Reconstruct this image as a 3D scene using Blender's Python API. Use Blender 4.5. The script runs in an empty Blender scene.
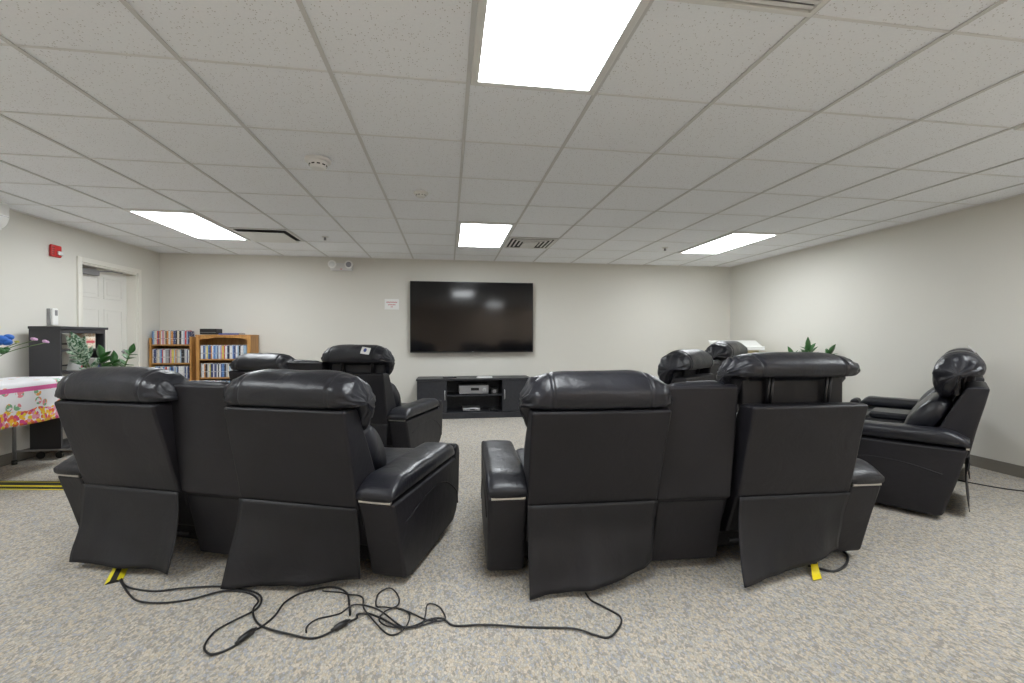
import bpy, bmesh, math, random
from mathutils import Vector, Matrix, noise
S = bpy.context.scene
COL = S.collection
R = math.radians
HC = 1.16          # camera height
CEIL = 2.335
WL, WR, WB, WF = -3.98, 4.685, 6.77, -3.4   # room walls: left, right, back (TV wall), front (behind camera)

# ------------------------------------------------------------------ materials
def mat(name, color, rough=.5, metal=0, emit=None, estr=0, spec=None):
    m = bpy.data.materials.new(name); m.use_nodes = True
    b = m.node_tree.nodes['Principled BSDF']
    b.inputs['Base Color'].default_value = (*color, 1)
    b.inputs['Roughness'].default_value = rough
    b.inputs['Metallic'].default_value = metal
    if spec is not None: b.inputs['Specular IOR Level'].default_value = spec
    if emit:
        b.inputs['Emission Color'].default_value = (*emit, 1)
        b.inputs['Emission Strength'].default_value = estr
    return m
def N(m, t, **kw):
    n = m.node_tree.nodes.new(t)
    for k, v in kw.items():
        if hasattr(n, k): setattr(n, k, v)
        else: n.inputs[k].default_value = v
    return n
def L(m, a, b): m.node_tree.links.new(a, b)
def bsdf(m): return m.node_tree.nodes['Principled BSDF']
def coord(m): return N(m, 'ShaderNodeTexCoord').outputs['Object']
def ramp(m, src, stops, interp='LINEAR'):
    r = N(m, 'ShaderNodeValToRGB'); e = r.color_ramp.elements; r.color_ramp.interpolation = interp
    while len(e) < len(stops): e.new(.5)
    for el, (p, c) in zip(e, stops): el.position = p; el.color = (*c, 1)
    L(m, src, r.inputs[0]); return r.outputs[0]
def bump(m, h, strength=.2, dist=.01):
    b = N(m, 'ShaderNodeBump', Strength=strength, Distance=dist)
    L(m, h, b.inputs['Height']); L(m, b.outputs[0], bsdf(m).inputs['Normal']); return b

def leather(name, color, rough, wr, wd=.012):
    m = mat(name, color, rough, spec=.5 if rough < .4 else .4)
    co = coord(m)
    n1 = N(m, 'ShaderNodeTexNoise', Scale=7, Detail=5, Roughness=.6, Distortion=.8); L(m, co, n1.inputs[0])
    v = N(m, 'ShaderNodeTexVoronoi', Scale=260); L(m, co, v.inputs['Vector'])
    mul = N(m, 'ShaderNodeMath', operation='MULTIPLY_ADD'); mul.inputs[1].default_value = .02
    L(m, v.outputs['Distance'], mul.inputs[0]); L(m, n1.outputs[0], mul.inputs[2])
    bump(m, mul.outputs[0], wr, wd)
    n2 = N(m, 'ShaderNodeTexNoise', Scale=5, Detail=4); L(m, co, n2.inputs[0])
    c = ramp(m, n2.outputs[0], [(.3, tuple(x*.8 for x in color)), (.7, tuple(x*1.25 for x in color))])
    L(m, c, bsdf(m).inputs['Base Color'])
    mr = N(m, 'ShaderNodeMapRange'); mr.inputs['To Min'].default_value = rough-.06; mr.inputs['To Max'].default_value = rough+.10
    L(m, n2.outputs[0], mr.inputs[0]); L(m, mr.outputs[0], bsdf(m).inputs['Roughness'])
    return m

M = {}
M['leather'] = leather('black_leather', (.011, .0115, .0165), .34, .45)
M['vinyl'] = leather('black_vinyl_backing', (.010, .0093, .0125), .48, .3)
M['skirt'] = leather('black_vinyl_skirt', (.009, .0088, .0115), .48, .28, .012)
M['chrome'] = mat('satin_trim', (.62, .60, .56), .3, 1)
M['black_metal'] = mat('black_metal', (.02, .02, .022), .45, .6)
M['black_plastic'] = mat('black_plastic', (.012, .012, .013), .4)
M['cord'] = mat('black_cord', (.01, .01, .012), .45)
M['post'] = mat('steel_post', (.06, .06, .065), .35, .8)

m = mat('carpet', (.4, .36, .3), .95, spec=.1)
co = coord(m)
ns = N(m, 'ShaderNodeTexNoise', Scale=17, Detail=3, Distortion=1.2); L(m, co, ns.inputs[0])
va = N(m, 'ShaderNodeVectorMath', operation='MULTIPLY_ADD'); va.inputs[1].default_value = (.02, .02, .02)
L(m, ns.outputs['Color'], va.inputs[0]); L(m, co, va.inputs[2])
mp = N(m, 'ShaderNodeMapping'); mp.inputs['Scale'].default_value = (125, 78, 90); mp.inputs['Rotation'].default_value = (0, 0, .35)
L(m, va.outputs[0], mp.inputs[0])
v1 = N(m, 'ShaderNodeTexVoronoi', Scale=1); L(m, mp.outputs[0], v1.inputs['Vector'])
sx = N(m, 'ShaderNodeSeparateColor'); L(m, v1.outputs['Color'], sx.inputs[0])
pile = ramp(m, sx.outputs[0], [(0, (.325, .31, .285)), (.18, (.425, .405, .37)), (.36, (.525, .465, .375)), (.52, (.485, .46, .415)), (.70, (.385, .395, .42)), (.86, (.57, .52, .44))], 'CONSTANT')
v2 = N(m, 'ShaderNodeTexVoronoi', Scale=1, feature='DISTANCE_TO_EDGE'); L(m, mp.outputs[0], v2.inputs['Vector'])
edge = ramp(m, v2.outputs['Distance'], [(.02, (.80, .77, .72)), (.16, (1, 1, 1))])
mx = N(m, 'ShaderNodeMix', data_type='RGBA', blend_type='MULTIPLY'); mx.inputs[0].default_value = 1
L(m, pile, mx.inputs[6]); L(m, edge, mx.inputs[7])
L(m, mx.outputs[2], bsdf(m).inputs['Base Color'])
nf = N(m, 'ShaderNodeTexNoise', Scale=350, Detail=2); L(m, co, nf.inputs[0])
bump(m, nf.outputs[0], .4, .004)
M['carpet'] = m

m = mat('wall_paint', (.655, .64, .59), .7, spec=.3)
nf = N(m, 'ShaderNodeTexNoise', Scale=160, Detail=2); L(m, coord(m), nf.inputs[0]); bump(m, nf.outputs[0], .05, .002)
M['wall'] = m
m = mat('far_room_paint', (.70, .56, .44), .7); M['wall_tan'] = m
m = mat('ceiling_tile', (.7, .7, .69), .9, spec=.1)
co = coord(m)
v = N(m, 'ShaderNodeTexVoronoi', Scale=115, Randomness=1); L(m, co, v.inputs['Vector'])
sp = N(m, 'ShaderNodeSeparateColor'); L(m, v.outputs['Color'], sp.inputs[0])
gt = N(m, 'ShaderNodeMath', operation='GREATER_THAN'); gt.inputs[1].default_value = .80; L(m, sp.outputs[0], gt.inputs[0])
lt = N(m, 'ShaderNodeMath', operation='LESS_THAN'); lt.inputs[1].default_value = .30; L(m, v.outputs['Distance'], lt.inputs[0])
pr_ = N(m, 'ShaderNodeMath', operation='MULTIPLY'); L(m, gt.outputs[0], pr_.inputs[0]); L(m, lt.outputs[0], pr_.inputs[1])
nn = N(m, 'ShaderNodeTexNoise', Scale=90, Detail=4); L(m, co, nn.inputs[0])
base = ramp(m, nn.outputs[0], [(.3, (.915, .937, .97)), (.7, (.945, .963, .99))])
mx = N(m, 'ShaderNodeMix', data_type='RGBA'); L(m, pr_.outputs[0], mx.inputs[0]); L(m, base, mx.inputs[6]); mx.inputs[7].default_value = (.60, .59, .58, 1)
L(m, mx.outputs[2], bsdf(m).inputs['Base Color'])
M['tile'] = m
M['tbar'] = mat('ceiling_tee_bar', (.66, .66, .655), .6)
M['tbar_light'] = mat('ceiling_cross_tee', (.80, .80, .795), .6)
M['white'] = mat('white_paint', (.78, .78, .76), .45)
M['white_plastic'] = mat('white_plastic', (.82, .82, .80), .35)
M['door'] = mat('door_paint', (.76, .75, .71), .4)
M['frame'] = mat('door_frame_paint', (.74, .72, .66), .4)
M['grey_metal'] = mat('grey_metal', (.32, .32, .33), .4, .6)
M['base'] = mat('cove_base', (.20, .185, .16), .6)
M['light'] = mat('light_diffuser', (.9, .9, .9), .5, emit=(.93, .972, 1), estr=10.5)
M['dark_slot'] = mat('dark_slot', (.03, .03, .03), .8)
M['screen'] = mat('tv_screen', (.004, .004, .005), .10, spec=.5)
M['tv_bezel'] = mat('tv_bezel', (.01, .01, .011), .3)
M['red'] = mat('alarm_red', (.55, .03, .03), .35)
M['paper'] = mat('white_paper', (.8, .8, .79), .7)
M['red_ink'] = mat('red_ink', (.55, .10, .13), .7)
M['blue_ink'] = mat('blue_ink', (.06, .09, .30), .6)
m = mat('black_laminate', (.02, .021, .026), .42)
nw = N(m, 'ShaderNodeTexNoise', Scale=30, Detail=3); L(m, coord(m), nw.inputs[0])
L(m, ramp(m, nw.outputs[0], [(.3, (.016, .017, .021)), (.7, (.028, .029, .035))]), bsdf(m).inputs['Base Color'])
M['black_lam'] = m
M['shelf_black'] = mat('black_painted_shelf', (.035, .035, .04), .45)
M['silver'] = mat('silver_plastic', (.45, .45, .46), .35, .5)
m = mat('honey_oak', (.45, .22, .06), .45)
co = coord(m); mp = N(m, 'ShaderNodeMapping'); mp.inputs['Scale'].default_value = (30, 30, 3); L(m, co, mp.inputs[0])
nw = N(m, 'ShaderNodeTexNoise', Scale=1.5, Detail=5, Distortion=.6); L(m, mp.outputs[0], nw.inputs[0])
L(m, ramp(m, nw.outputs[0], [(.3, (.36, .165, .045)), (.7, (.55, .29, .09))]), bsdf(m).inputs['Base Color'])
M['oak'] = m
M['yellow'] = mat('yellow_tape', (.80, .70, .02), .5)
M['yellow_tag'] = mat('yellow_tag', (.85, .68, .01), .5)
M['rubber'] = mat('black_rubber', (.018, .018, .016), .7)
M['leaf'] = mat('leaf_green', (.035, .13, .03), .35)
M['leaf_pale'] = mat('leaf_pale', (.30, .42, .30), .4)
m = mat('striped_leaf', (.1, .2, .1), .4)
co = coord(m); w = N(m, 'ShaderNodeTexNoise', Scale=55, Detail=1); L(m, co, w.inputs[0])
L(m, ramp(m, w.outputs[0], [(.46, (.035, .12, .05)), (.54, (.42, .52, .42))]), bsdf(m).inputs['Base Color'])
M['leaf_striped'] = m
M['stem'] = mat('stem_green', (.12, .20, .06), .5)
M['pot'] = mat('ceramic_pot', (.30, .22, .16), .5)
M['soil'] = mat('soil', (.03, .02, .015), .95)
M['cream'] = mat('cream_card', (.66, .58, .45), .6)
M['tan'] = mat('tan_panel', (.56, .50, .30), .55)
M['glass_lens'] = mat('clear_lens', (.75, .76, .76), .15)
M['lamp_grey'] = mat('lamp_reflector', (.30, .30, .33), .3, .5)

# flowered cloth: white ground, pink band near the table edge, garland band of blossoms near the hem
m = mat('flowered_cloth', (.8, .8, .8), .7)
co = coord(m)
sep = N(m, 'ShaderNodeSeparateXYZ'); L(m, co, sep.inputs[0])
v = N(m, 'ShaderNodeTexVoronoi', Scale=38); L(m, co, v.inputs['Vector'])
sc_ = N(m, 'ShaderNodeSeparateColor'); L(m, v.outputs['Color'], sc_.inputs[0])
petal = ramp(m, sc_.outputs[0], [(0, (.85, .50, .02)), (.3, (.80, .16, .05)), (.5, (.62, .06, .22)), (.68, (.80, .62, .03)), (.84, (.75, .30, .42))], 'CONSTANT')
nz = N(m, 'ShaderNodeTexNoise', Scale=90, Detail=3); L(m, co, nz.inputs[0])
dz = N(m, 'ShaderNodeMath', operation='MULTIPLY_ADD'); dz.inputs[1].default_value = .35; L(m, nz.outputs[0], dz.inputs[0]); L(m, v.outputs['Distance'], dz.inputs[2])
blossom = N(m, 'ShaderNodeMath', operation='LESS_THAN'); blossom.inputs[1].default_value = .88; L(m, dz.outputs[0], blossom.inputs[0])
nb = N(m, 'ShaderNodeTexNoise', Scale=9, Detail=2); L(m, co, nb.inputs[0])
hem = N(m, 'ShaderNodeMath', operation='MULTIPLY_ADD'); hem.inputs[1].default_value = .10; L(m, nb.outputs[0], hem.inputs[0]); L(m, sep.outputs[2], hem.inputs[2])
band = N(m, 'ShaderNodeMath', operation='LESS_THAN'); band.inputs[1].default_value = .625; L(m, hem.outputs[0], band.inputs[0])
f1 = N(m, 'ShaderNodeMath', operation='MULTIPLY'); L(m, blossom.outputs[0], f1.inputs[0]); L(m, band.outputs[0], f1.inputs[1])
# scattered sprigs higher up
v3 = N(m, 'ShaderNodeTexVoronoi', Scale=8.5, Randomness=.6); L(m, co, v3.inputs['Vector'])
sprig = N(m, 'ShaderNodeMath', operation='LESS_THAN'); sprig.inputs[1].default_value = .28; L(m, v3.outputs['Distance'], sprig.inputs[0])
f2 = N(m, 'ShaderNodeMath', operation='MULTIPLY'); L(m, sprig.outputs[0], f2.inputs[0]); L(m, blossom.outputs[0], f2.inputs[1])
sc3 = N(m, 'ShaderNodeSeparateColor'); L(m, v.outputs['Color'], sc3.inputs[0])
sprc = ramp(m, sc3.outputs[1], [(0, (.20, .42, .25)), (.4, (.80, .35, .10)), (.7, (.75, .25, .30))], 'CONSTANT')
mix1 = N(m, 'ShaderNodeMix', data_type='RGBA'); L(m, f2.outputs[0], mix1.inputs[0]); mix1.inputs[6].default_value = (.80, .79, .82, 1); L(m, sprc, mix1.inputs[7])
mix2 = N(m, 'ShaderNodeMix', data_type='RGBA'); L(m, f1.outputs[0], mix2.inputs[0]); L(m, mix1.outputs[2], mix2.inputs[6]); L(m, petal, mix2.inputs[7])
b1 = N(m, 'ShaderNodeMath', operation='GREATER_THAN'); b1.inputs[1].default_value = .722; L(m, sep.outputs[2], b1.inputs[0])
b2 = N(m, 'ShaderNodeMath', operation='LESS_THAN'); b2.inputs[1].default_value = .758; L(m, sep.outputs[2], b2.inputs[0])
b3 = N(m, 'ShaderNodeMath', operation='MULTIPLY'); L(m, b1.outputs[0], b3.inputs[0]); L(m, b2.outputs[0], b3.inputs[1])
mix3 = N(m, 'ShaderNodeMix', data_type='RGBA'); L(m, b3.outputs[0], mix3.inputs[0]); L(m, mix2.outputs[2], mix3.inputs[6]); mix3.inputs[7].default_value = (.62, .10, .30, 1)
L(m, mix3.outputs[2], bsdf(m).inputs['Base Color'])
M['cloth'] = m

# ------------------------------------------------------------------ mesh helpers
def box(bm, x0, x1, y0, y1, z0, z1, mtx=None):
    vs = [bm.verts.new(Vector((x, y, z)) if mtx is None else mtx @ Vector((x, y, z))) for z in (z0, z1) for y in (y0, y1) for x in (x0, x1)]
    for f in ((0, 2, 3, 1), (4, 5, 7, 6), (0, 1, 5, 4), (2, 6, 7, 3), (0, 4, 6, 2), (1, 3, 7, 5)):
        bm.faces.new([vs[i] for i in f])
def extrude_yz(bm, prof, x0, x1, nx=1, fn=None):
    """closed (y,z) profile swept along x; fn(i/n, point, x) may move a vertex"""
    rings = []
    for i in range(nx+1):
        t = i/nx; x = x0+(x1-x0)*t
        rings.append([bm.verts.new(fn(t, Vector((x, p[0], p[1])), k) if fn else (x, p[0], p[1])) for k, p in enumerate(prof)])
    n = len(prof)
    for a, b in zip(rings, rings[1:]):
        for k in range(n): bm.faces.new((a[k], a[(k+1) % n], b[(k+1) % n], b[k]))
    bm.faces.new(rings[0][::-1]); bm.faces.new(rings[-1])
def spline(pts, n=48, closed=True):
    P = [Vector((*p, 0)) if len(p) == 2 else Vector(p) for p in pts]; m_ = len(P); out = []
    segs = m_ if closed else m_-1; per = max(1, n//segs)
    for i in range(segs):
        g = (lambda j: P[j % m_]) if closed else (lambda j: P[max(0, min(m_-1, j))])
        a, b, c, d = g(i-1), g(i), g(i+1), g(i+2)
        for k in range(per):
            t = k/per
            out.append(.5*((2*b)+(c-a)*t+(2*a-5*b+4*c-d)*t*t+(3*b-a-3*c+d)*t**3))
    if not closed: out.append(P[-1])
    return out
def tube(bm, pts, r, n=8, cap=True, r2=None):
    pts = [Vector(p) for p in pts]; rings = []; up = None
    for i, p in enumerate(pts):
        d = (pts[min(i+1, len(pts)-1)]-pts[max(i-1, 0)])
        if d.length < 1e-9: d = Vector((0, 0, 1))
        d.normalize()
        if up is None: up = d.orthogonal()
        up = (up-d*up.dot(d))
        if up.length < 1e-6: up = d.orthogonal()
        up.normalize(); s = d.cross(up)
        rr = r if r2 is None else r+(r2-r)*i/(len(pts)-1)
        rings.append([bm.verts.new(p+(up*math.cos(a)+s*math.sin(a))*rr) for a in (2*math.pi*k/n for k in range(n))])
    for a, b in zip(rings, rings[1:]):
        for k in range(n): bm.faces.new((a[k], a[(k+1) % n], b[(k+1) % n], b[k]))
    if cap: bm.faces.new(rings[0][::-1]); bm.faces.new(rings[-1])
def lathe(bm, prof, n=24, c=(0, 0, 0), axis='Z'):
    rings = []
    for r, h in prof:
        ring = []
        for k in range(n):
            a = 2*math.pi*k/n; p = (r*math.cos(a), r*math.sin(a), h)
            if axis == 'Y': p = (p[0], p[2], p[1])
            if axis == 'X': p = (p[2], p[0], p[1])
            ring.append(bm.verts.new(Vector(p)+Vector(c)))
        rings.append(ring)
    for a, b in zip(rings, rings[1:]):
        for k in range(n): bm.faces.new((a[k], a[(k+1) % n], b[(k+1) % n], b[k]))
    bm.faces.new(rings[0][::-1]); bm.faces.new(rings[-1])
def sphere(bm, c, r, sx=1, sy=1, sz=1, seg=14):
    res = bmesh.ops.create_uvsphere(bm, u_segments=seg, v_segments=seg//2+2, radius=r)
    for v in res['verts']: v.co = Vector((v.co.x*sx, v.co.y*sy, v.co.z*sz))+Vector(c)
def obj(name, bm, m, parent=None, smooth=False, bevel=0, segs=2, loc=None, subsurf=0, ang=None):
    bmesh.ops.recalc_face_normals(bm, faces=bm.faces)
    me = bpy.data.meshes.new(name); bm.to_mesh(me); bm.free()
    for x in (m if isinstance(m, (list, tuple)) else [m]): me.materials.append(x)
    if smooth:
        for p in me.polygons: p.use_smooth = True
    o = bpy.data.objects.new(name, me); COL.objects.link(o)
    if parent: o.parent = parent
    if loc: o.location = loc
    if bevel:
        b = o.modifiers.new('bevel', 'BEVEL'); b.width = bevel; b.segments = segs; b.limit_method = 'ANGLE'; b.angle_limit = R(35)
        for p in me.polygons: p.use_smooth = True
        b.harden_normals = True
    if subsurf:
        s_ = o.modifiers.new('sub', 'SUBSURF'); s_.levels = subsurf; s_.render_levels = subsurf
    return o
def BM(): return bmesh.new()
def bx(name, dims, m, parent=None, bevel=.003, segs=2, mtx=None):
    b = BM(); box(b, *dims, mtx=mtx); return obj(name, b, m, parent, bevel=bevel, segs=segs)
def tag(o, label, cat, group=None):
    o['label'] = label; o['category'] = cat
    if group: o['group'] = group
    return o
def thing(name, label, cat, loc=(0, 0, 0), rz=0, group=None):
    o = bpy.data.objects.new(name, None); COL.objects.link(o); o.empty_display_size = .1
    o.location = loc; o.rotation_euler = (0, 0, rz); return tag(o, label, cat, group)
def struct(name, bm, m, **kw):
    o = obj(name, bm, m, **kw); o['kind'] = 'structure'; return o

# ------------------------------------------------------------------ room shell
b = BM(); box(b, WL-.2, WR+.2, WF-.2, WB+.2, -.1, 0); struct('floor', b, M['carpet'])
DY0, DY1, DZ = 5.44, 6.32, 1.985   # door opening in the left wall
b = BM()
box(b, WL-.15, WL, WF-.15, DY0, 0, CEIL+.1); box(b, WL-.15, WL, DY1, WB+.15, 0, CEIL+.1); box(b, WL-.15, WL, DY0, DY1, DZ, CEIL+.1)
struct('wall_left', b, M['wall'])
b = BM(); box(b, WR, WR+.15, WF-.15, WB+.15, 0, CEIL+.1); struct('wall_right', b, M['wall'])
b = BM(); box(b, WL, WR, WB, WB+.15, 0, CEIL+.1); struct('wall_back', b, M['wall'])
b = BM(); box(b, WL, WR, WF-.15, WF, 0, CEIL+.1); struct('wall_front', b, M['wall_tan'])
for nm, d in (('left', [(WL, WL+.012, WF, DY0-.07), (WL, WL+.012, DY1+.07, WB)]), ('right', [(WR-.012, WR, WF, WB)]), ('back', [(WL+.012, WR-.012, WB-.012, WB)])):
    b = BM()
    for q in d: box(b, *q, 0, .10)
    struct('baseboard_'+nm, b, M['base'], bevel=.004)
b = BM(); box(b, WL-.15, WR+.15, WF-.15, WB+.15, CEIL+.008, CEIL+.10); struct('ceiling', b, M['tile'])
X0, Y0, T = -1.736, 2.056, .61     # ceiling module: columns x = X0+k*T, rows y = Y0+k*T
b = BM()
for k in range(-4, 11):
    x = X0+k*T
    if WL < x < WR: box(b, x-.0095, x+.0095, WF, WB, CEIL+.001, CEIL+.006)
struct('trim_1', b, M['tbar'])
b = BM()
for k in range(-9, 8):
    y = Y0+k*T
    if WF < y < WB: box(b, WL, WR, y-.006, y+.006, CEIL+.003, CEIL+.006)
struct('trim_2', b, M['tbar_light'])
b = BM()   # wall angle round the ceiling edge
for q in ((WL, WL+.02, WF, WB), (WR-.02, WR, WF, WB), (WL+.02, WR-.02, WB-.02, WB)): box(b, *q, CEIL-.001, CEIL+.006)
struct('trim_3', b, M['tbar_light'])

# door in left wall: jamb/casing as structure, six-panel slab
b = BM()
for q in ((DY0-.055, DY0, 0, DZ+.055), (DY1, DY1+.055, 0, DZ+.055), (DY0, DY1, DZ, DZ+.055)): box(b, WL-.001, WL+.022, *q)
for q in ((DY0, DY0+.02, 0, DZ), (DY1-.02, DY1, 0, DZ), (DY0+.02, DY1-.02, DZ-.02, DZ)): box(b, WL-.15, WL+.004, *q)
struct('trim_4', b, M['frame'], bevel=.004)
dx = WL-.145
b = BM(); box(b, dx, dx+.04, DY0+.022, DY1-.022, .01, DZ-.022); door = struct('door_1', b, M['door'], bevel=.003)
b = BM()
dw = DY1-DY0-.044
for (z0, z1) in ((.12, .78), (.90, 1.50), (1.62, 1.88)):
    for (a, c) in ((.10, .46), (.54, .90)):
        y0, y1 = DY0+.022+dw*a, DY0+.022+dw*c
        for (yy0, yy1, zz0, zz1) in ((y0, y1, z0, z0+.02), (y0, y1, z1-.02, z1), (y0, y0+.02, z0+.02, z1-.02), (y1-.02, y1, z0+.02, z1-.02)):
            box(b, dx+.04, dx+.047, yy0, yy1, zz0, zz1)
        box(b, dx+.04, dx+.046, y0+.05, y1-.05, z0+.05, z1-.05)
obj('door_panel_moulding', b, M['door'], door, bevel=.004)
b = BM(); box(b, dx+.04, dx+.10, DY0+.06, DY0+.34, DZ-.11, DZ-.045); dc = obj('door_closer', b, M['grey_metal'], door, bevel=.01)
b = BM(); tube(b, [(dx+.09, DY0+.30, DZ-.06), (dx+.12, DY0+.50, DZ-.035), (dx+.12, DY0+.66, DZ-.032)], .008); obj('closer_arm', b, M['grey_metal'], door)
b = BM(); lathe(b, [(.008, 0), (.027, 0), (.027, .006), (.011, .01), (.011, .045), (.026, .05), (.028, .065), (.02, .08)], 16, (dx+.04, DY1-.10, .98), 'X'); obj('door_knob', b, M['grey_metal'], door, smooth=True)

# ------------------------------------------------------------------ ceiling fittings
def ceiling_light(c, r, label):
    x0, x1 = X0+c*T, X0+(c+1)*T; y0, y1 = Y0+r*T, Y0+(r+2)*T
    t = thing('ceiling_light', label, 'light', ((x0+x1)/2, (y0+y1)/2, CEIL), 0, 'recessed ceiling light panels')
    hx, hy = T/2-.010, T-.008
    b = BM(); w = .034
    for q in ((-hx, hx, -hy, -hy+w), (-hx, hx, hy-w, hy), (-hx, -hx+w, -hy+w, hy-w), (hx-w, hx, -hy+w, hy-w)): box(b, *q, -.010, .007)
    obj('light_frame', b, M['white'], t, bevel=.002)
    b = BM(); box(b, -hx+w, hx-w, -hy+w, hy-w, -.004, .007); obj('diffuser', b, M['light'], t)
ceiling_light(3, -2, 'large glowing light panel in the ceiling directly overhead, nearest of all')
ceiling_light(3, 4, 'glowing light panel in the ceiling just in front of the television')
ceiling_light(-2, 4, 'glowing light panel in the ceiling near the door')
ceiling_light(8, 4, 'glowing light panel in the ceiling near the far right wall corner')
ceiling_light(8, -2, 'glowing light panel cut off by the right edge, above the right wall side')
ceiling_light(5, -8, 'added fill light panel behind the camera in the middle of the room')  # unseen panel added to lift the light level; column set by its television reflection
ceiling_light(-2, -8, 'added fill light panel behind the camera on the left side of the room')  # unseen fill panel, added for more light from behind
ceiling_light(8, -8, 'added fill light panel behind the camera on the right side of the room')  # right-hand fill panel out of view, added to raise the room light
ceiling_light(-2, -2, 'added unseen light panel above the flowered table, just outside the left edge')  # unseen panel on the same column spacing, added to match the light level

def detector(x, y, r, h, label):
    t = thing('smoke_detector', label, 'smoke detector', (x, y, CEIL-.002))
    b = BM(); lathe(b, [(r, 0), (r, -h*.25), (r*.95, -h*.32), (r*.92, -h*.32)], 28); obj('mounting_base', b, M['white_plastic'], t, smooth=False, bevel=.002)
    b = BM(); lathe(b, [(r*.74, -h*.32), (r*.70, -h*.5), (r*.62, -h*.85), (r*.5, -h), (r*.1, -h*1.03)], 28); obj('sensor_head', b, M['white_plastic'], t, bevel=.002)
    b = BM()
    for k in range(10):
        a = 2*math.pi*k/10; mm = Matrix.Rotation(a, 4, 'Z'); box(b, r*.60, r*.68, -r*.12, r*.12, -h*.72, -h*.60, mm)
    obj('vent_slots', b, M['dark_slot'], t)
detector(-.848, 3.062, .082, .062, 'larger white smoke detector on the ceiling, left of the big light')
detector(-.216, 3.639, .060, .038, 'smaller flat white smoke detector on the ceiling nearer the television')
def sprinkler(x, y, label):
    t = thing('sprinkler_head', label, 'sprinkler', (x, y, CEIL-.002))
    b = BM(); lathe(b, [(.038, 0), (.036, -.006), (.02, -.008)], 20); obj('escutcheon', b, M['white_plastic'], t, smooth=True)
    b = BM(); lathe(b, [(.010, -.006), (.009, -.03), (.004, -.034)], 12); lathe(b, [(.017, -.036), (.017, -.039)], 14)
    for s in (-1, 1): tube(b, [(s*.010, 0, -.012), (s*.013, 0, -.024), (s*.004, 0, -.036)], .002, 6)
    obj('nozzle', b, M['grey_metal'], t)
sprinkler(-1.419, 5.392, 'small sprinkler head on the ceiling beside the left vent')
sprinkler(2.813, 5.413, 'small sprinkler head on the ceiling beside the far right light')
# left: plaque diffuser with an open dark gap round a dropped plate
x0, y0 = X0-T, Y0+5*T
t = thing('ceiling_vent', 'square ceiling vent with white drop plate and dark gap, near the door', 'vent', (x0+T/2, y0+T/2, CEIL))
b = BM(); h = T/2-.012
box(b, -h, h, -h, h, .002, .0075); obj('vent_throat', b, M['dark_slot'], t)
b = BM(); box(b, -h+.042, h-.042, -h+.042, h-.042, -.032, -.025); obj('drop_plate', b, M['white'], t, bevel=.002)
b = BM(); w = .02
for q in ((-h, h, -h, -h+w), (-h, h, h-w, h), (-h, -h+w, -h+w, h-w), (h-w, h, -h+w, h-w)): box(b, *q, -.004, .002)
obj('vent_frame', b, M['white'], t)
for sx in (-1, 1):
    for sy in (-1, 1): b = BM(); tube(b, [(sx*.15, sy*.15, .004), (sx*.15, sy*.15, -.03)], .004, 6); obj('plate_hanger', b, M['grey_metal'], t)
# right: louvred three-way diffuser
x0 = X0+4*T
t = thing('ceiling_vent', 'square louvred ceiling vent beside the light before the television', 'vent', (x0+T/2, y0+T/2, CEIL))
b = BM(); box(b, -h, h, -h, h, .002, .0075); obj('vent_throat', b, M['dark_slot'], t)
b = BM(); w = .03
for q in ((-h, h, -h, -h+w), (-h, h, h-w, h), (-h, -h+w, -h+w, h-w), (h-w, h, -h+w, h-w)): box(b, *q, -.005, .002)
obj('vent_frame', b, M['white'], t)
for i in range(3):
    b = BM(); e = h-.055-.05*i; w = .022
    for q in ((-e, e, -e, -e+w), (-e, -e+w, -e+w, e), (e-w, e, -e+w, e)): box(b, *q, -.009, -.005)
    obj('louvre', b, M['white'], t, bevel=.001)
b = BM(); box(b, -h+.20, h-.20, -h+.20, h-.03, -.011, -.004); obj('centre_plate', b, M['white'], t)
# return grille over the camera's right
xg0, xg1 = X0+4*T+.02, X0+5*T-.01; yg1 = Y0-T-.01; yg0 = yg1-1.2
t = thing('return_grille', 'grey slatted return air grille with white frame at the top edge', 'vent', ((xg0+xg1)/2, (yg0+yg1)/2, CEIL))
hx, hy = (xg1-xg0)/2, (yg1-yg0)/2
b = BM(); w = .02
for q in ((-hx, hx, -hy, -hy+w), (-hx, hx, hy-w, hy), (-hx, -hx+w, -hy+w, hy-w), (hx-w, hx, -hy+w, hy-w)): box(b, *q, -.012, .007)
obj('grille_frame', b, M['white'], t, bevel=.002)
b = BM()
for k in range(46): box(b, -hx+w, hx-w, -hy+w+.003+k*.0252, -hy+w+.018+k*.0252, -.006, -.003)
obj('grille_slats', b, M['tbar_light'], t)
b = BM(); box(b, -hx+w, hx-w, -hy+w, hy-w, .003, .007); obj('grille_backing', b, M['grey_metal'], t)

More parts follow.
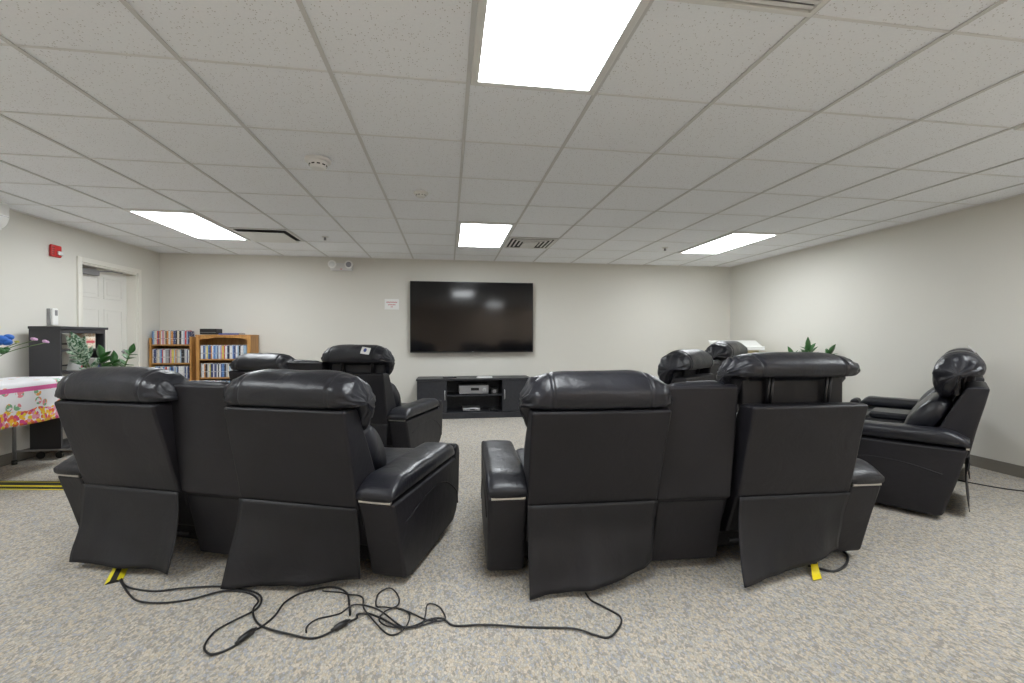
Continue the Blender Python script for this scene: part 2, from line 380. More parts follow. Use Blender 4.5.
# ------------------------------------------------------------------ recliner loveseats
FOLD = .385
def interp(a, b, t): return (a[0]+(b[0]-a[0])*t, a[1]+(b[1]-a[1])*t)
HEAD = [(-.070, .853), (-.087, .890), (-.080, .945), (-.040, .990), (.015, 1.010), (.078, 1.002), (.132, .965), (.166, .90), (.174, .82), (.160, .745), (.125, .695), (.085, .695), (.058, .745), (.038, .82), (.003, .848), (-.038, .850)]
def headrest(t, xc, w, up, seed, m, hs=1.0):
    prof = spline([(p[0]-.16*up*.25, (.853+(p[1]-.853)*hs if p[1] > .853 else p[1])+up) for p in HEAD], 64)
    cy = sum(p.x for p in prof)/len(prof); cz = .862+up; mz = sum(p.y for p in prof)/len(prof)
    nx = 84; b = BM(); rings = []
    for i in range(nx+1):
        u = -1+2*i/nx
        u = math.copysign(1-(1-abs(u))**1.35, u)      # crowd stations toward the ends
        e = abs(u)
        s = 1-max(0, (e-.42)/.58)**2.4*.40-max(0, (e-.93)/.07)**2*.16   # sloping, gathered ends
        sy = 1-max(0, (e-.72)/.28)**2.5*.30
        x = xc+u*w/2
        seam = -.008*math.exp(-((e-.68)/.014)**2)
        ring = []
        for k, p in enumerate(prof):
            y = cy+(p.x-cy)*sy; z = cz+(p.y-cz)*s
            v = Vector((x, y, z)); d = Vector((0, p.x-cy, p.y-mz)).normalized()
            crump = max(0, (e-.66)/.34)
            nn_ = noise.noise(Vector((x*9+seed*3.1, p.x*13, p.y*13+seed)))*.010 + noise.noise(Vector((x*26+seed, k*.55, seed*2.)))*.020*crump + noise.noise(Vector((x*45, k*1.1, seed*5.)))*.011*crump
            ring.append(b.verts.new(v+d*(nn_*(.35+.65*crump)+seam)+Vector((noise.noise(Vector((k*.4, seed, e*4)))*.010*crump, 0, 0))))
        rings.append(ring)
    n = len(prof)
    for a, c in zip(rings, rings[1:]):
        for k in range(n): b.faces.new((a[k], a[(k+1) % n], c[(k+1) % n], c[k]))
    for ring, sg in ((rings[0], -1), (rings[-1], 1)):
        c = b.verts.new(sum((v.co for v in ring), Vector())/n+Vector((sg*.016, 0, 0)))
        mid = []
        for v in ring:
            mid.append(b.verts.new(v.co.lerp(c.co, .45)+Vector((sg*(.014+noise.noise(v.co*40)*.008), 0, 0))))
        for k in range(n):
            b.faces.new((ring[k], ring[(k+1) % n], mid[(k+1) % n], mid[k])); b.faces.new((mid[k], mid[(k+1) % n], c))
    return obj('headrest', b, m, t, smooth=True)

SHELL = [(-.080, .842), (-.050, .848), (.03, .842), (.12, .64), (.205, .43), (.25, .24), (.19, .14), (.10, .18), (.022, .375), (.0, .39)]
def backrest(t, x0, x1, seed, name='backrest', top=0.0, m=None, d=0.0, d0=0.0):
    pr = [(p[0]+d*min(1, max(0, (p[1]-.39)/.45))+d0-(top*.10 if p[1] > .8 else 0), p[1]+(top if p[1] > .8 else 0)) for p in SHELL]
    rear_n = 14; rear = [interp(pr[9], pr[0], i/rear_n) for i in range(rear_n+1)]
    prof = rear+pr[1:9]
    b = BM()
    def fn(t_, v, k):
        if 0 < k < rear_n: v.y += noise.noise(Vector((v.x*4+seed, v.z*4, seed)))*.006 + .008*math.sin(math.pi*k/rear_n)*(4*t_*(1-t_))*-1
        return v
    extrude_yz(b, prof, x0, x1, 14, fn)
    return obj(name, b, m or M['vinyl'], t, bevel=.014, segs=3)
def sheet(name, t, grid, m, thick=.007):
    """grid[row][col] of points -> thin solid sheet"""
    b = BM(); vs = [[b.verts.new(p) for p in row] for row in grid]
    for r0, r1 in zip(vs, vs[1:]):
        for k in range(len(r0)-1): b.faces.new((r0[k], r0[k+1], r1[k+1], r1[k]))
    o = obj(name, b, m, t, smooth=True)
    s_ = o.modifiers.new('solid', 'SOLIDIFY'); s_.thickness = thick; s_.offset = 0
    return o
def skirt(t, x0, x1, bot, seed, amp=1.0, oy=0.0):
    """bot: list of (x,y,z) along the lower hem, left to right"""
    hem = spline(bot, 24, False); nc = len(hem)-1; nr = 18; grid = []
    for r in range(nr+1):
        q = r/nr; row = []
        for k in range(nc+1):
            s = k/nc; top = Vector((x0+(x1-x0)*s, -.006, FOLD+.010)); bt = hem[k]
            p = top.lerp(bt, q)
            p.y += math.sin(math.pi*q)*(.018) + noise.noise(Vector((p.x*5+seed, q*2.2, seed)))*.030*q*amp + noise.noise(Vector((p.x*14+seed, q*1.2, seed*2)))*.010*q*amp
            p.y = min(p.y, .10)
            row.append(p)
        grid.append(row)
    return sheet('back_skirt', t, grid, M['skirt'], .004)

def arm(t, sx, lift=0.0):
    """sx=-1 left, 1 right"""
    xi, xo = sx*.805, sx*.985
    a0, a1 = min(xi, xo), max(xi, xo)
    prof = [(0, .425+lift), (.42, .425+lift), (.785, .425+lift), (.80, .492+lift), (.835, .502+lift), (.868, .485+lift), (.88, .43+lift), (.864, .20), (.82, .09), (.76, .045), (.45, .033), (.15, .026), (.115, .04), (.055, .25)]
    b = BM(); extrude_yz(b, prof, a0, a1); body = obj('arm', b, M['vinyl'], t, bevel=.018, segs=3)
    # padded top
    b = BM(); rows = 26; rings = []
    for i in range(rows+1):
        q = i/rows; y = -.008+.79*q
        e = min(1, math.sin(math.pi*min(1, q/.16)/2) if q < .16 else (math.sin(math.pi*min(1, (1-q)/.08)/2) if q > .92 else 1))
        hgt = .094*(.45+.55*e); ww = .098*(.93+.07*e); xc = sx*.893
        ring = []
        for k in range(20):
            a = 2*math.pi*k/20; ca, sa = math.cos(a), math.sin(a)
            px = math.copysign(abs(ca)**.42, ca)*ww; pz = math.copysign(abs(sa)**.6, sa)*hgt/2
            w_ = noise.noise(Vector((px*20, y*9, sx*3.)))*.004*(sa > .2)
            ring.append(b.verts.new((xc+px, y, .434+lift+hgt/2+pz+w_)))
        rings.append(ring)
    for a, c in zip(rings, rings[1:]):
        for k in range(20): b.faces.new((a[k], a[(k+1) % 20], c[(k+1) % 20], c[k]))
    b.faces.new(rings[0][::-1]); b.faces.new(rings[-1])
    obj('armrest_pad', b, M['leather'], body, smooth=True)
    b = BM(); box(b, sx*.893-.078, sx*.893+.078, -.005, .012, .424+lift, .436+lift); obj('trim_strip', b, M['chrome'], body, bevel=.002)
    # curved piping on the outer face
    pts = spline([(xo, .12, .30), (xo, .35, .345), (xo, .60, .335), (xo, .80, .22), (xo, .83, .13)], 40, False)
    b = BM(); tube(b, pts, .004, 6); obj('side_piping', b, M['vinyl'], body, smooth=True)
    return body

def cushion(t, name, x0, x1, prof, m, puff=.02, seed=0, nx=18):
    pr = spline(prof, 48); cy = sum(p.x for p in pr)/len(pr); cz = sum(p.y for p in pr)/len(pr)
    b = BM()
    def fn(q, v, k):
        e = abs(2*q-1); s = 1-(max(0, e-.7)/.3)**2*.22+puff*(1-e*e)
        n_ = noise.noise(Vector((v.x*6+seed, v.y*7, v.z*7)))*.006
        return Vector((v.x, cy+(v.y-cy)*s+n_, cz+(v.z-cz)*s+n_))
    extrude_yz(b, [(p.x, p.y) for p in pr], x0, x1, nx, fn)
    return obj(name, b, m, t, smooth=True)

def loveseat(label, loc, rz, seats, seed=0, lift=0.0):
    t = thing('reclining_loveseat', label, 'sofa', (*loc, 0), R(rz), 'black leather reclining loveseats')
    bx('base', (-.80, .80, .20, .80, .055, .27), M['vinyl'], t, .012)
    for sx in (-1, 1):
        for y in (.30, .72):
            b = BM(); lathe(b, [(.028, 0), (.028, .012), (.018, .02), (.018, .056)], 14, (sx*.74, y, 0)); obj('foot', b, M['black_plastic'], t)
        arm(t, sx, lift)
    for i, (sx, sd) in enumerate(zip((-1, 1), seats)):
        xa, xb = (-.800, -.195) if sx < 0 else (.195, .800)
        xc = (xa+xb)/2; s_ = seed*7+i*3.3
        cushion(t, 'seat_cushion', xa+.004, xb-.004, [(.20, .27), (.20, .43), (.35, .455), (.60, .462), (.80, .455), (.895, .41), (.915, .34), (.90, .28), (.60, .262)], M['leather'], .03, s_)
        cushion(t, 'footrest', xa+.01, xb-.01, [(.80, .07), (.86, .06), (.905, .10), (.915, .19), (.90, .265), (.81, .265), (.80, .18)], M['leather'], .01, s_)
        pw = sd.get('pw', .62); oy = sd.get('off', 0); ox = sd.get('dx', 0)
        br = backrest(t, xc-pw/2+ox, xc+pw/2+ox, s_, d=oy)
        skirt(br, xc-pw/2+.002+ox, xc+pw/2-.002+ox, sd.get('hem') or [(xa, -.10, .03), (xc, -.07, .04), (xb, -.05, .05)], s_, sd.get('amp', 1), oy)
        if sd.get('rod', True):
            b = BM(); tube(b, [(xa+.05, .12, .13), (xb-.05, .12, .13)], .012, 8); obj('recline_bar', b, M['black_metal'], br, smooth=True)
        cushion(t, 'back_cushion', xa+.02, xb-.02, [(.09, .73), (.16, .76), (.24, .70), (.315, .60), (.345, .50), (.32, .45), (.26, .46), (.16, .56), (.105, .66)], M['leather'], .05, s_+1)
        up = sd.get('up', 0)
        hr = headrest(t, xc+ox+sd.get('hdx', 0), sd.get('hw', .64), up, s_+1.7, M['leather'], sd.get('hs', 1.0)); hr.location.y = oy+sd.get('hoff', 0)
        if up > .03:
            for k in (-.15, .15):
                b = BM(); tube(b, [(xc+k, .020, .82), (xc+k, .006, .90), (xc+k, -.004, .86+up)], .008, 8)
                tube(b, [(xc+k+.018, .020, .82), (xc+k+.018, .006, .90), (xc+k+.018, -.004, .86+up)], .008, 8); obj('headrest_post', b, M['post'], hr, smooth=True)
            bx('headrest_slide', (xc-.265, xc+.265, .030, .065, .78, .86+up), M['vinyl'], hr, .01)
    # centre console
    c = bx('console', (-.172, .172, .20, .84, .05, .50), M['vinyl'], t, .02, 3)
    bx('console_lid', (-.160, .160, .30, .60, .50, .555), M['leather'], c, .02, 4)
    bx('console_tray', (-.160, .160, .615, .83, .498, .512), M['black_plastic'], c, .004)
    for sx in (-1, 1):
        b = BM(); lathe(b, [(.036, .505), (.044, .505), (.044, .519), (.036, .519)], 24, (sx*.075, .72, 0)); obj('cup_holder', b, M['chrome'], c, smooth=True)
    cb = backrest(t, -.190, .190, seed+9, 'console_back', .09, d=.03, d0=.012)
    b = BM(); pr_c = [(.030, .40), (.18, .40), (.20, .05), (.110, .045)]
    extrude_yz(b, pr_c, -.172, .172, 4); obj('console_rear_panel', b, M['vinyl'], cb, bevel=.01)
    cushion(cb, 'console_cushion', -.165, .165, [(-.03, .93), (.02, .93), (.10, .80), (.19, .62), (.22, .50), (.16, .47), (.06, .62), (-.02, .80)], M['leather'], .03, seed)
    return t

loveseat('black leather reclining loveseat in the left foreground, standing over the tangled cords', (-1.158, 2.318), -20.7,
         [dict(off=-.05, hw=.665, dx=.02, hem=[(-.72, -.10, .04), (-.42, -.085, .035), (-.13, -.08, .04)]), dict(off=-.02, hw=.665, hem=[(.181, -.105, .015), (.48, -.04, .03), (.785, .06, .045)])], 1)
loveseat('black leather reclining loveseat in the right foreground with a long cord looping behind', (1.162, 1.93), -2.2,
         [dict(off=-.07, hem=[(-.808, -.09, .015), (-.58, -.065, .03), (-.351, -.03, .055), (-.20, .03, .09)], up=.0), dict(hem=[(.170, -.112, .025), (.48, -.045, .05), (.80, .055, .085)], up=.125, off=-.03, hw=.60, hs=.70, hdx=-.045, pw=.585, dx=.012)], 2)
loveseat('black leather reclining loveseat in the second row at left, its right headrest raised', (-1.284, 4.262), -20.5, [dict(hw=.61, dx=.02), dict(up=.085, hw=.62)], 3)
loveseat('black leather reclining loveseat in the second row at right, mostly hidden behind the foreground pair', (2.39, 3.70), 38.5, [dict(up=.05), dict(up=.115)], 4)
loveseat('black leather reclining loveseat against the right wall, seen from its side', (3.88, 2.78), 36, [dict(up=.06, off=-.02, hoff=.03, amp=.2, hem=[(-.80, -.01, .05), (-.5, -.01, .04), (-.2, -.01, .05)]), dict(up=.06, off=-.02, hoff=.03, amp=.3, hem=[(.2, -.02, .05), (.5, -.02, .04), (.8, -.02, .05)])], 5, .045).scale = (.94, .94, 1)

# ------------------------------------------------------------------ TV wall
t = thing('television', 'large flat black television mounted on the back wall', 'television', (.371, 6.68, 1.465))
bx('wall_bracket', (-.30, .30, .02, .088, -.20, .20), M['black_metal'], t, .004)
bx('housing', (-.93, .93, -.012, .03, -.533, .533), M['tv_bezel'], t, .006)
b = BM(); box(b, -.918, .918, -.0135, -.011, -.512, .523); obj('screen', b, M['screen'], t)
b = BM(); box(b, -.016, .016, -.0135, -.0115, -.527, -.519); obj('maker_badge', b, M['silver'], t)

t = thing('tv_stand', 'low black media console with open middle shelves under the television', 'media console', (.378, 6.30, 0))
W = .815
b = BM(); box(b, -W-.01, W+.01, -.01, .44, .545, .57); obj('top', b, M['black_lam'], t, bevel=.003)
b = BM(); box(b, -W-.005, W+.005, -.015, .44, 0, .085); obj('plinth', b, M['black_lam'], t, bevel=.004)
for x0, x1 in ((-W, -W+.018), (-.415, -.397), (.40, .418), (W-.018, W)): bx('side_panel', (x0, x1, .02, .43, .085, .545), M['black_lam'], t, .001)
bx('back_panel', (-W+.018, W-.018, .425, .432, .085, .545), M['black_lam'], t, 0)
bx('shelf', (-.397, .40, .02, .425, .315, .332), M['black_lam'], t, .001)
for (x0, x1, hx) in ((-W+.003, -.40, -.425), (.403, W-.003, .43)):
    d = bx('door', (x0, x1, 0, .018, .09, .542), M['black_lam'], t, .002)
    b = BM(); tube(b, [(hx, 0, .27), (hx, -.022, .275), (hx, -.022, .395), (hx, 0, .40)], .007, 8); obj('handle', b, M['silver'], d, smooth=True)
def av_box(name, label, cat, x0, x1, z, h, m, y0=6.36, d=.26):
    t = thing(name, label, cat, ((x0+x1)/2, y0, z)); w = (x1-x0)/2
    bx('casing', (-w, w, .012, d, .008, h), m, t, .004)
    bx('front_panel', (-w+.004, w-.004, 0, .012, .012, h-.006), M['silver'] if m != M['silver'] else M['grey_metal'], t, .003)
    bx('display', (-w*.2, w*.35, -.001, .002, h*.45, h*.75), M['tv_bezel'], t, 0)
    for sx in (-.7, .7): 
        b = BM(); lathe(b, [(.012, 0), (.012, .009)], 12, (sx*w, .06, 0)); obj('foot', b, M['rubber'], t)
    b = BM(); lathe(b, [(h*.22, 0), (h*.22, -.014), (h*.18, -.018)], 18, (w*.72, 0, h*.5), 'Y'); obj('dial', b, M['silver'], t)
    return t
av_box('receiver', 'grey receiver on the upper shelf of the media console', 'receiver', .155, .58, .332, .13, M['silver'])
av_box('disc_player', 'slim silver disc player on the lower shelf of the media console', 'disc player', .21, .46, .085, .05, M['silver'])
t = thing('small_speaker', 'small dark speaker beside the receiver on the console shelf', 'speaker', (.67, 6.40, .332))
bx('cabinet', (-.055, .055, 0, .14, 0, .075), M['black_plastic'], t, .01)
b = BM(); lathe(b, [(.026, 0), (.028, -.004), (.014, -.003)], 18, (0, 0, .038), 'Y'); obj('driver_cone', b, M['grey_metal'], t)
t = thing('game_controller', 'small dark gadget on the lower shelf, right of the disc player', 'gadget', (.66, 6.38, .085))
b = BM(); sphere(b, (0, .04, .02), .05, 1, .8, .4); sphere(b, (-.045, .01, .016), .028, .8, 1.4, .55); sphere(b, (.045, .01, .016), .028, .8, 1.4, .55); obj('grip_body', b, M['black_plastic'], t, smooth=True)
b = BM(); lathe(b, [(.008, 0), (.006, .014), (.010, .018)], 12, (-.02, .03, .036)); lathe(b, [(.008, 0), (.006, .014), (.010, .018)], 12, (.02, .03, .036)); obj('thumb_sticks', b, M['rubber'], t)
t = thing('remote_control', 'black remote control lying on top of the media console', 'remote', (.02, 6.42, .57), .1)
bx('remote_body', (-.10, .10, -.022, .022, 0, .018), M['black_plastic'], t, .006)
b = BM()
for i in range(7):
    for j in (-1, 1): box(b, -.08+i*.022, -.067+i*.022, j*.009-.004, j*.009+.004, .018, .0205)
obj('buttons', b, M['grey_metal'], t)
t = thing('paper_sheets', 'white papers lying on top of the media console', 'papers', (.52, 6.43, .5705), -.05)
for k in range(3):
    bx('sheet', (-.11+.006*k, .11+.006*k, -.08, .08, .0035*k, .003+.0035*k), M['paper'], t, 0)

# notice on wall: red lettering too small to read in the photograph, kept as unreadable strokes
t = thing('wall_notice', 'small white notice with red lines of lettering left of the television', 'sign', (-.833, 6.765, 1.655))
bx('notice_sheet', (-.104, .104, -.004, .004, -.078, .078), M['paper'], t, 0)
b = BM()
for z, x0, x1, n_, hh in ((.028, -.078, .078, 9, .020), (-.008, -.056, .056, 7, .018), (-.040, -.016, .016, 2, .016)):
    w = (x1-x0)/n_
    for i in range(n_):
        a = x0+i*w
        box(b, a+.001, a+w*.30, -.0052, -.0038, z-hh/2, z+hh/2); box(b, a+w*.30, a+w*.85, -.0052, -.0038, z+(hh/2-.006 if i % 2 else -.003), z+(hh/2 if i % 2 else .003))
        box(b, a+w*.68, a+w*.86, -.0052, -.0038, z-hh/2, z+hh/2)
obj('red_lettering', b, M['red_ink'], t)
# emergency light
t = thing('emergency_light', 'white twin-lamp emergency light high on the back wall', 'emergency light', (-1.54, 6.77, 2.20))
bx('housing', (-.155, .155, -.07, 0, -.062, .045), M['tbar'], t, .012, 3)
for sx in (-1, 1):
    b = BM(); lathe(b, [(.03, -.05), (.05, -.085), (.058, -.12), (.058, -.128), (.05, -.128)], 22, (sx*.115, 0, .015), 'Y'); h_ = obj('lamp_head', b, M['white_plastic'], t, smooth=True)
    b = BM(); lathe(b, [(.05, -.124), (.03, -.131), (.008, -.134)], 22, (sx*.115, 0, .015), 'Y'); obj('lamp_lens', b, M['lamp_grey'] if sx > 0 else M['glass_lens'], h_, smooth=True)
b = BM(); box(b, -.01, .01, -.074, -.07, -.05, -.04); obj('test_button', b, M['red'], t)
# fire alarm strobe on left wall
t = thing('fire_alarm', 'red fire alarm with white strobe lens high on the left wall', 'fire alarm', (WL, 5.115, 2.04))
bx('housing', (0, .03, -.062, .062, -.062, .062), M['red'], t, .016, 3)
b = BM(); box(b, .03, .05, -.005, .055, -.040, .002); obj('strobe_lens', b, M['glass_lens'], t, bevel=.008)
b = BM()
for k in range(4): box(b, .0295, .032, -.055, -.03, -.04+k*.022, -.032+k*.022)
obj('horn_slots', b, M['dark_slot'], t)
# dispenser
t = thing('wall_dispenser', 'small white wall dispenser with dark window above the black shelf', 'dispenser', (WL, 5.065, 1.28))
bx('housing', (0, .05, -.032, .036, 0, .175), M['white_plastic'], t, .012, 3)
bx('window', (.049, .052, -.01, .022, .10, .155), M['grey_metal'], t, .002)
bx('back_plate', (0, .03, -.042, -.030, .005, .17), M['grey_metal'], t, .003)
# air conditioner head
t = thing('air_conditioner', 'white air conditioner mounted high on the left wall, cut by the edge', 'air conditioner', (WL, 4.00, 2.085))
b = BM(); prof = spline([(0, .0), (.12, .0), (.19, .03), (.222, .09), (.225, .16), (.215, .225), (.10, .235), (0, .235)], 40)
prof2 = [(p.x, p.y) for p in prof]
rings = []
for y in (-.45, .40):
    rings.append([b.verts.new((p[0], y, p[1])) for p in prof2])
n = len(prof2)
for k in range(n): b.faces.new((rings[0][k], rings[0][(k+1) % n], rings[1][(k+1) % n], rings[1][k]))
b.faces.new(rings[0][::-1]); b.faces.new(rings[1]); obj('housing', b, M['white_plastic'], t, bevel=.01)
bx('air_flap', (.12, .20, -.40, .36, -.008, .004), M['white'], t, .003)
bx('panel_seam', (.221, .2275, -.44, .39, .108, .112), M['silver'], t, 0)

# ------------------------------------------------------------------ bookcases with cases
SPINES = [('white', (.72, .72, .72)), ('navy blue', (.05, .07, .18)), ('black', (.02, .02, .025)), ('red', (.50, .05, .05)), ('pale blue', (.35, .48, .62)), ('yellow', (.70, .58, .12)), ('grey', (.35, .36, .38)), ('cream', (.66, .60, .48)), ('blue', (.10, .22, .50)), ('orange', (.62, .26, .06)), ('pink', (.60, .30, .36))]
SP = {}
def spine_mat(nm, c):
    m = mat('case_'+nm.replace(' ', '_'), c, .4)
    n1 = N(m, 'ShaderNodeTexNoise', Scale=45, Detail=2); L(m, coord(m), n1.inputs[0])
    alt = (.75, .75, .75) if sum(c) < 1.2 else (.12, .12, .2)
    L(m, ramp(m, n1.outputs[0], [(.56, c), (.62, alt)]), bsdf(m).inputs['Base Color']); return m
for nm, c in SPINES: SP[nm] = spine_mat(nm, c)
ORD = ['first', 'second', 'third', 'fourth', 'fifth', 'sixth', 'seventh', 'eighth', 'ninth', 'tenth', 'eleventh', 'twelfth', 'thirteenth', 'fourteenth', 'fifteenth', 'sixteenth', 'seventeenth', 'eighteenth', 'nineteenth', 'twentieth']
ORD += ['twenty-'+o for o in ORD[:9]] + ['thirtieth'] + ['thirty-'+o for o in ORD[:9]]
rng = random.Random(4)
def case_row(x0, x1, y, z, where, grp, h=.190, seed=0):
    rng.seed(seed); x = x0; i = 0
    while x < x1-.015:
        w = rng.choice([.0148, .0148, .0152, .022, .0148, .028]); w = min(w, x1-x)
        hh = h*rng.choice([1, 1, 1, .98, .93]); nm = rng.choices([s[0] for s in SPINES], [8, 4, 4, 3, 5, 2, 3, 3, 3, 2, 2])[0]
        bm_ = BM(); box(bm_, -w/2+.0007, w/2-.0007, 0, .135, 0, hh)
        o = obj('dvd_case', bm_, SP[nm], bevel=.0015, segs=1); o.location = (x+w/2, y+rng.uniform(0, .006), z)
        tag(o, f'{nm} disc case, {ORD[i]} from the left on the {where}', 'disc case', grp)
        x += w; i += 1
def bookcase(label, x0, x1, y0, y1, H, shelves, valance, tops=None):
    t = thing('bookcase', label, 'bookcase', ((x0+x1)/2, y0, 0)); w = (x1-x0)/2; d = y1-y0; th = .022
    for sx in (-1, 1):
        bx('side_panel', ((-w if sx < 0 else w-th), (-w+th if sx < 0 else w), 0, d, 0, H[0] if sx < 0 else H[1]), M['oak'], t, .003)
    bx('back_panel', (-w+th, w-th, d-.008, d, .06, min(H)-.02), M['oak'], t, 0)
    for z in shelves: bx('shelf', (-w+th, w-th, .004, d-.008, z-.018, z), M['oak'], t, .002)
    bx('plinth', (-w+th, w-th, .01, .028, 0, .07), M['oak'], t, .002)
    if valance:
        bx('top', (-w-.008, w+.008, -.008, d, H[0], H[0]+.02), M['oak'], t, .004)
        b = BM(); n_ = 60; top, bot = [], []
        for i in range(n_+1):
            q = i/n_; x = -w+th+(2*w-2*th)*q
            dz = .062 - .036*math.sin(math.pi*q)**.5 - .012*abs(math.cos(2.5*math.pi*q))*math.sin(math.pi*q)
            top.append(x); bot.append(H[0]-dz)
        for y in (.0, .018):
            pass
        va = [[b.verts.new((x, y, H[0])) for x in top] for y in (0, .018)]; vb = [[b.verts.new((x, y, z)) for x, z in zip(top, bot)] for y in (0, .018)]
        for i in range(n_):
            for y in (0, 1): b.faces.new((va[y][i], va[y][i+1], vb[y][i+1], vb[y][i]))
            b.faces.new((vb[0][i], vb[0][i+1], vb[1][i+1], vb[1][i])); b.faces.new((va[0][i], va[0][i+1], va[1][i+1], va[1][i]))
        obj('valance', b, M['oak'], t)
    for sx in (-1, 1):
        if valance: bx('face_stile', ((-w if sx < 0 else w-.045), (-w+.045 if sx < 0 else w), -.008, .0, .0, H[0]), M['oak'], t, .002)
    return t
bookcase('open-topped honey oak bookcase in the left corner, filled with disc cases', -3.955, -3.44, 6.50, 6.74, (1.15, 1.17), (.12, .36, .585, .815, 1.065), False)
bookcase('honey oak bookcase with scalloped top rail, right of the corner bookcase', -3.375, -2.685, 6.49, 6.745, (1.175, 1.175), (.14, .38, .615, .865), True)
for z, nm, k in ((1.065, 'top row of the corner bookcase', 1), (.815, 'second row of the corner bookcase', 2), (.585, 'third row of the corner bookcase', 3)):
    case_row(-3.925, -3.47, 6.512, z, nm, 'disc cases in the corner bookcase', seed=k)
for z, nm, k in ((.865, 'top row of the scalloped bookcase', 4), (.615, 'second row of the scalloped bookcase', 5), (.38, 'third row of the scalloped bookcase', 6)):
    case_row(-3.325, -2.74 if k != 5 else -2.80, 6.50, z, nm, 'disc cases in the scalloped bookcase', seed=k)
t = thing('black_box', 'small black device box on top of the scalloped bookcase', 'box', (-3.24, 6.52, 1.195))
bx('casing', (-.105, .105, 0, .17, .004, .082), M['black_plastic'], t, .006)
bx('front_seam', (-.10, .10, -.002, .002, .03, .034), M['grey_metal'], t, 0)
t = thing('flat_book', 'dark flat book lying on top of the scalloped bookcase', 'book', (-2.98, 6.52, 1.195), -.04)
bx('cover', (-.13, .13, 0, .18, 0, .022), M['blue_ink'], t, .002); bx('pages', (-.127, .131, .004, .176, .004, .018), M['cream'], t, 0)

# ------------------------------------------------------------------ left side: black shelf, table, flowers, plant
SX0, SX1, SY0, SY1, SH = -3.90, -3.64, 4.735, 5.29, 1.26
t = thing('black_shelf_unit', 'narrow black shelf unit on casters against the left wall', 'shelf unit', ((SX0+SX1)/2, SY0, 0))
hw = (SX1-SX0)/2; dd = SY1-SY0
bx('end_panel', (-hw, hw, 0, .02, .11, SH-.02), M['shelf_black'], t, .002)
bx('end_panel', (-hw, hw, dd-.02, dd, .11, SH-.02), M['shelf_black'], t, .002)
bx('top', (-hw-.005, hw+.01, -.004, dd+.03, SH-.02, SH+.005), M['shelf_black'], t, .003)
bx('base_shelf', (-hw, hw, .0, dd, .085, .112), M['shelf_black'], t, .003)
bx('front_rail', (hw-.02, hw, .02, dd-.02, SH-.06, SH-.02), M['shelf_black'], t, .002)
for z in (.34, .58, .805, 1.025): bx('shelf', (-hw+.005, hw-.005, .02, dd-.02, z, z+.018), M['shelf_black'], t, .001)
for z in (.37, .61, .835, 1.055): bx('retaining_bar', (-hw, -hw+.012, .02, dd-.02, z+.03, z+.045), M['shelf_black'], t, .001)
for sx in (-1, 1):
    for y in (.05, dd-.05):
        b = BM(); lathe(b, [(.028, -.011), (.032, -.008), (.032, .008), (.028, .011)], 18, (sx*(hw-.05), y, .032), 'Y'); tube(b, [(sx*(hw-.05), y, .03), (sx*(hw-.05), y, .086)], .010, 8); obj('caster', b, M['rubber'], t)
def book_block(y0, y1, z, h, label, m, cat='book', name='boxed_book', grp=None, tilt=0):
    t = thing(name, label, cat, (SX1-.10, (y0+y1)/2, z), 0, grp); w = (y1-y0)/2
    o = bx('cover', (-.07, .07, -w, w, 0, h), m, t, .002); t.rotation_euler = (tilt, 0, 0)
    bx('label_strip', (.069, .0715, -w*.8, w*.8, h*.35, h*.5), M['red_ink'], t, 0)
    return t
m = mat('printed_cream_cover', (.66, .58, .45), .6); n1 = N(m, 'ShaderNodeTexNoise', Scale=40, Detail=3); L(m, coord(m), n1.inputs[0])
L(m, ramp(m, n1.outputs[0], [(.45, (.70, .64, .54)), (.56, (.55, .30, .12)), (.64, (.75, .72, .66))]), bsdf(m).inputs['Base Color']); M['printed'] = m
book_block(5.06, 5.20, 1.044, .165, 'cream printed box on the upper shelf of the black unit', M['printed'], 'box', 'printed_box')
t = thing('magazine', 'white magazine leaning on a middle shelf of the black unit', 'magazine', (SX1-.07, 4.98, .826), 0)
t.rotation_euler = (R(-18), 0, 0); bx('cover', (-.06, .06, -.01, .01, 0, .125), M['paper'], t, .001); bx('print_block', (.0595, .061, -.008, .008, .02, .07), M['red_ink'], t, 0)
t = thing('magazine', 'blue magazine slanting at the far end of a middle shelf', 'magazine', (SX1-.07, 5.22, .826), 0)
t.rotation_euler = (R(20), 0, 0); bx('cover', (-.06, .06, -.01, .01, 0, .125), M['paper'], t, .001); bx('print_block', (.0595, .061, -.008, .008, .01, .11), M['blue_ink'], t, 0)

TX0, TX1, TY0, TY1, TZ = -3.95, -3.40, 3.05, 4.67, .80
t = thing('folding_table', 'folding table under the flowered cloth along the left wall', 'table', ((TX0+TX1)/2, (TY0+TY1)/2, 0))
lx, ly = (TX1-TX0)/2, (TY1-TY0)/2
bx('tabletop', (-lx+.01, lx-.01, -ly+.01, ly-.01, .76, .79), M['white_plastic'], t, .006)
for sx in (-1, 1):
    for sy in (-1, 1):
        b = BM(); tube(b, [(sx*(lx-.03), sy*(ly-.06), 0), (sx*(lx-.03), sy*(ly-.06), .76)], .014, 10); l_ = obj('leg', b, M['grey_metal'], t, smooth=True)
        b = BM(); lathe(b, [(.02, 0), (.02, .035), (.015, .04)], 12, (sx*(lx-.03), sy*(ly-.06), 0)); obj('foot_cap', b, M['rubber'], l_)
for sy in (-1, 1):
    b = BM(); tube(b, [(-lx+.03, sy*(ly-.06), .12), (lx-.03, sy*(ly-.06), .12)], .009, 8); obj('cross_brace', b, M['grey_metal'], t)
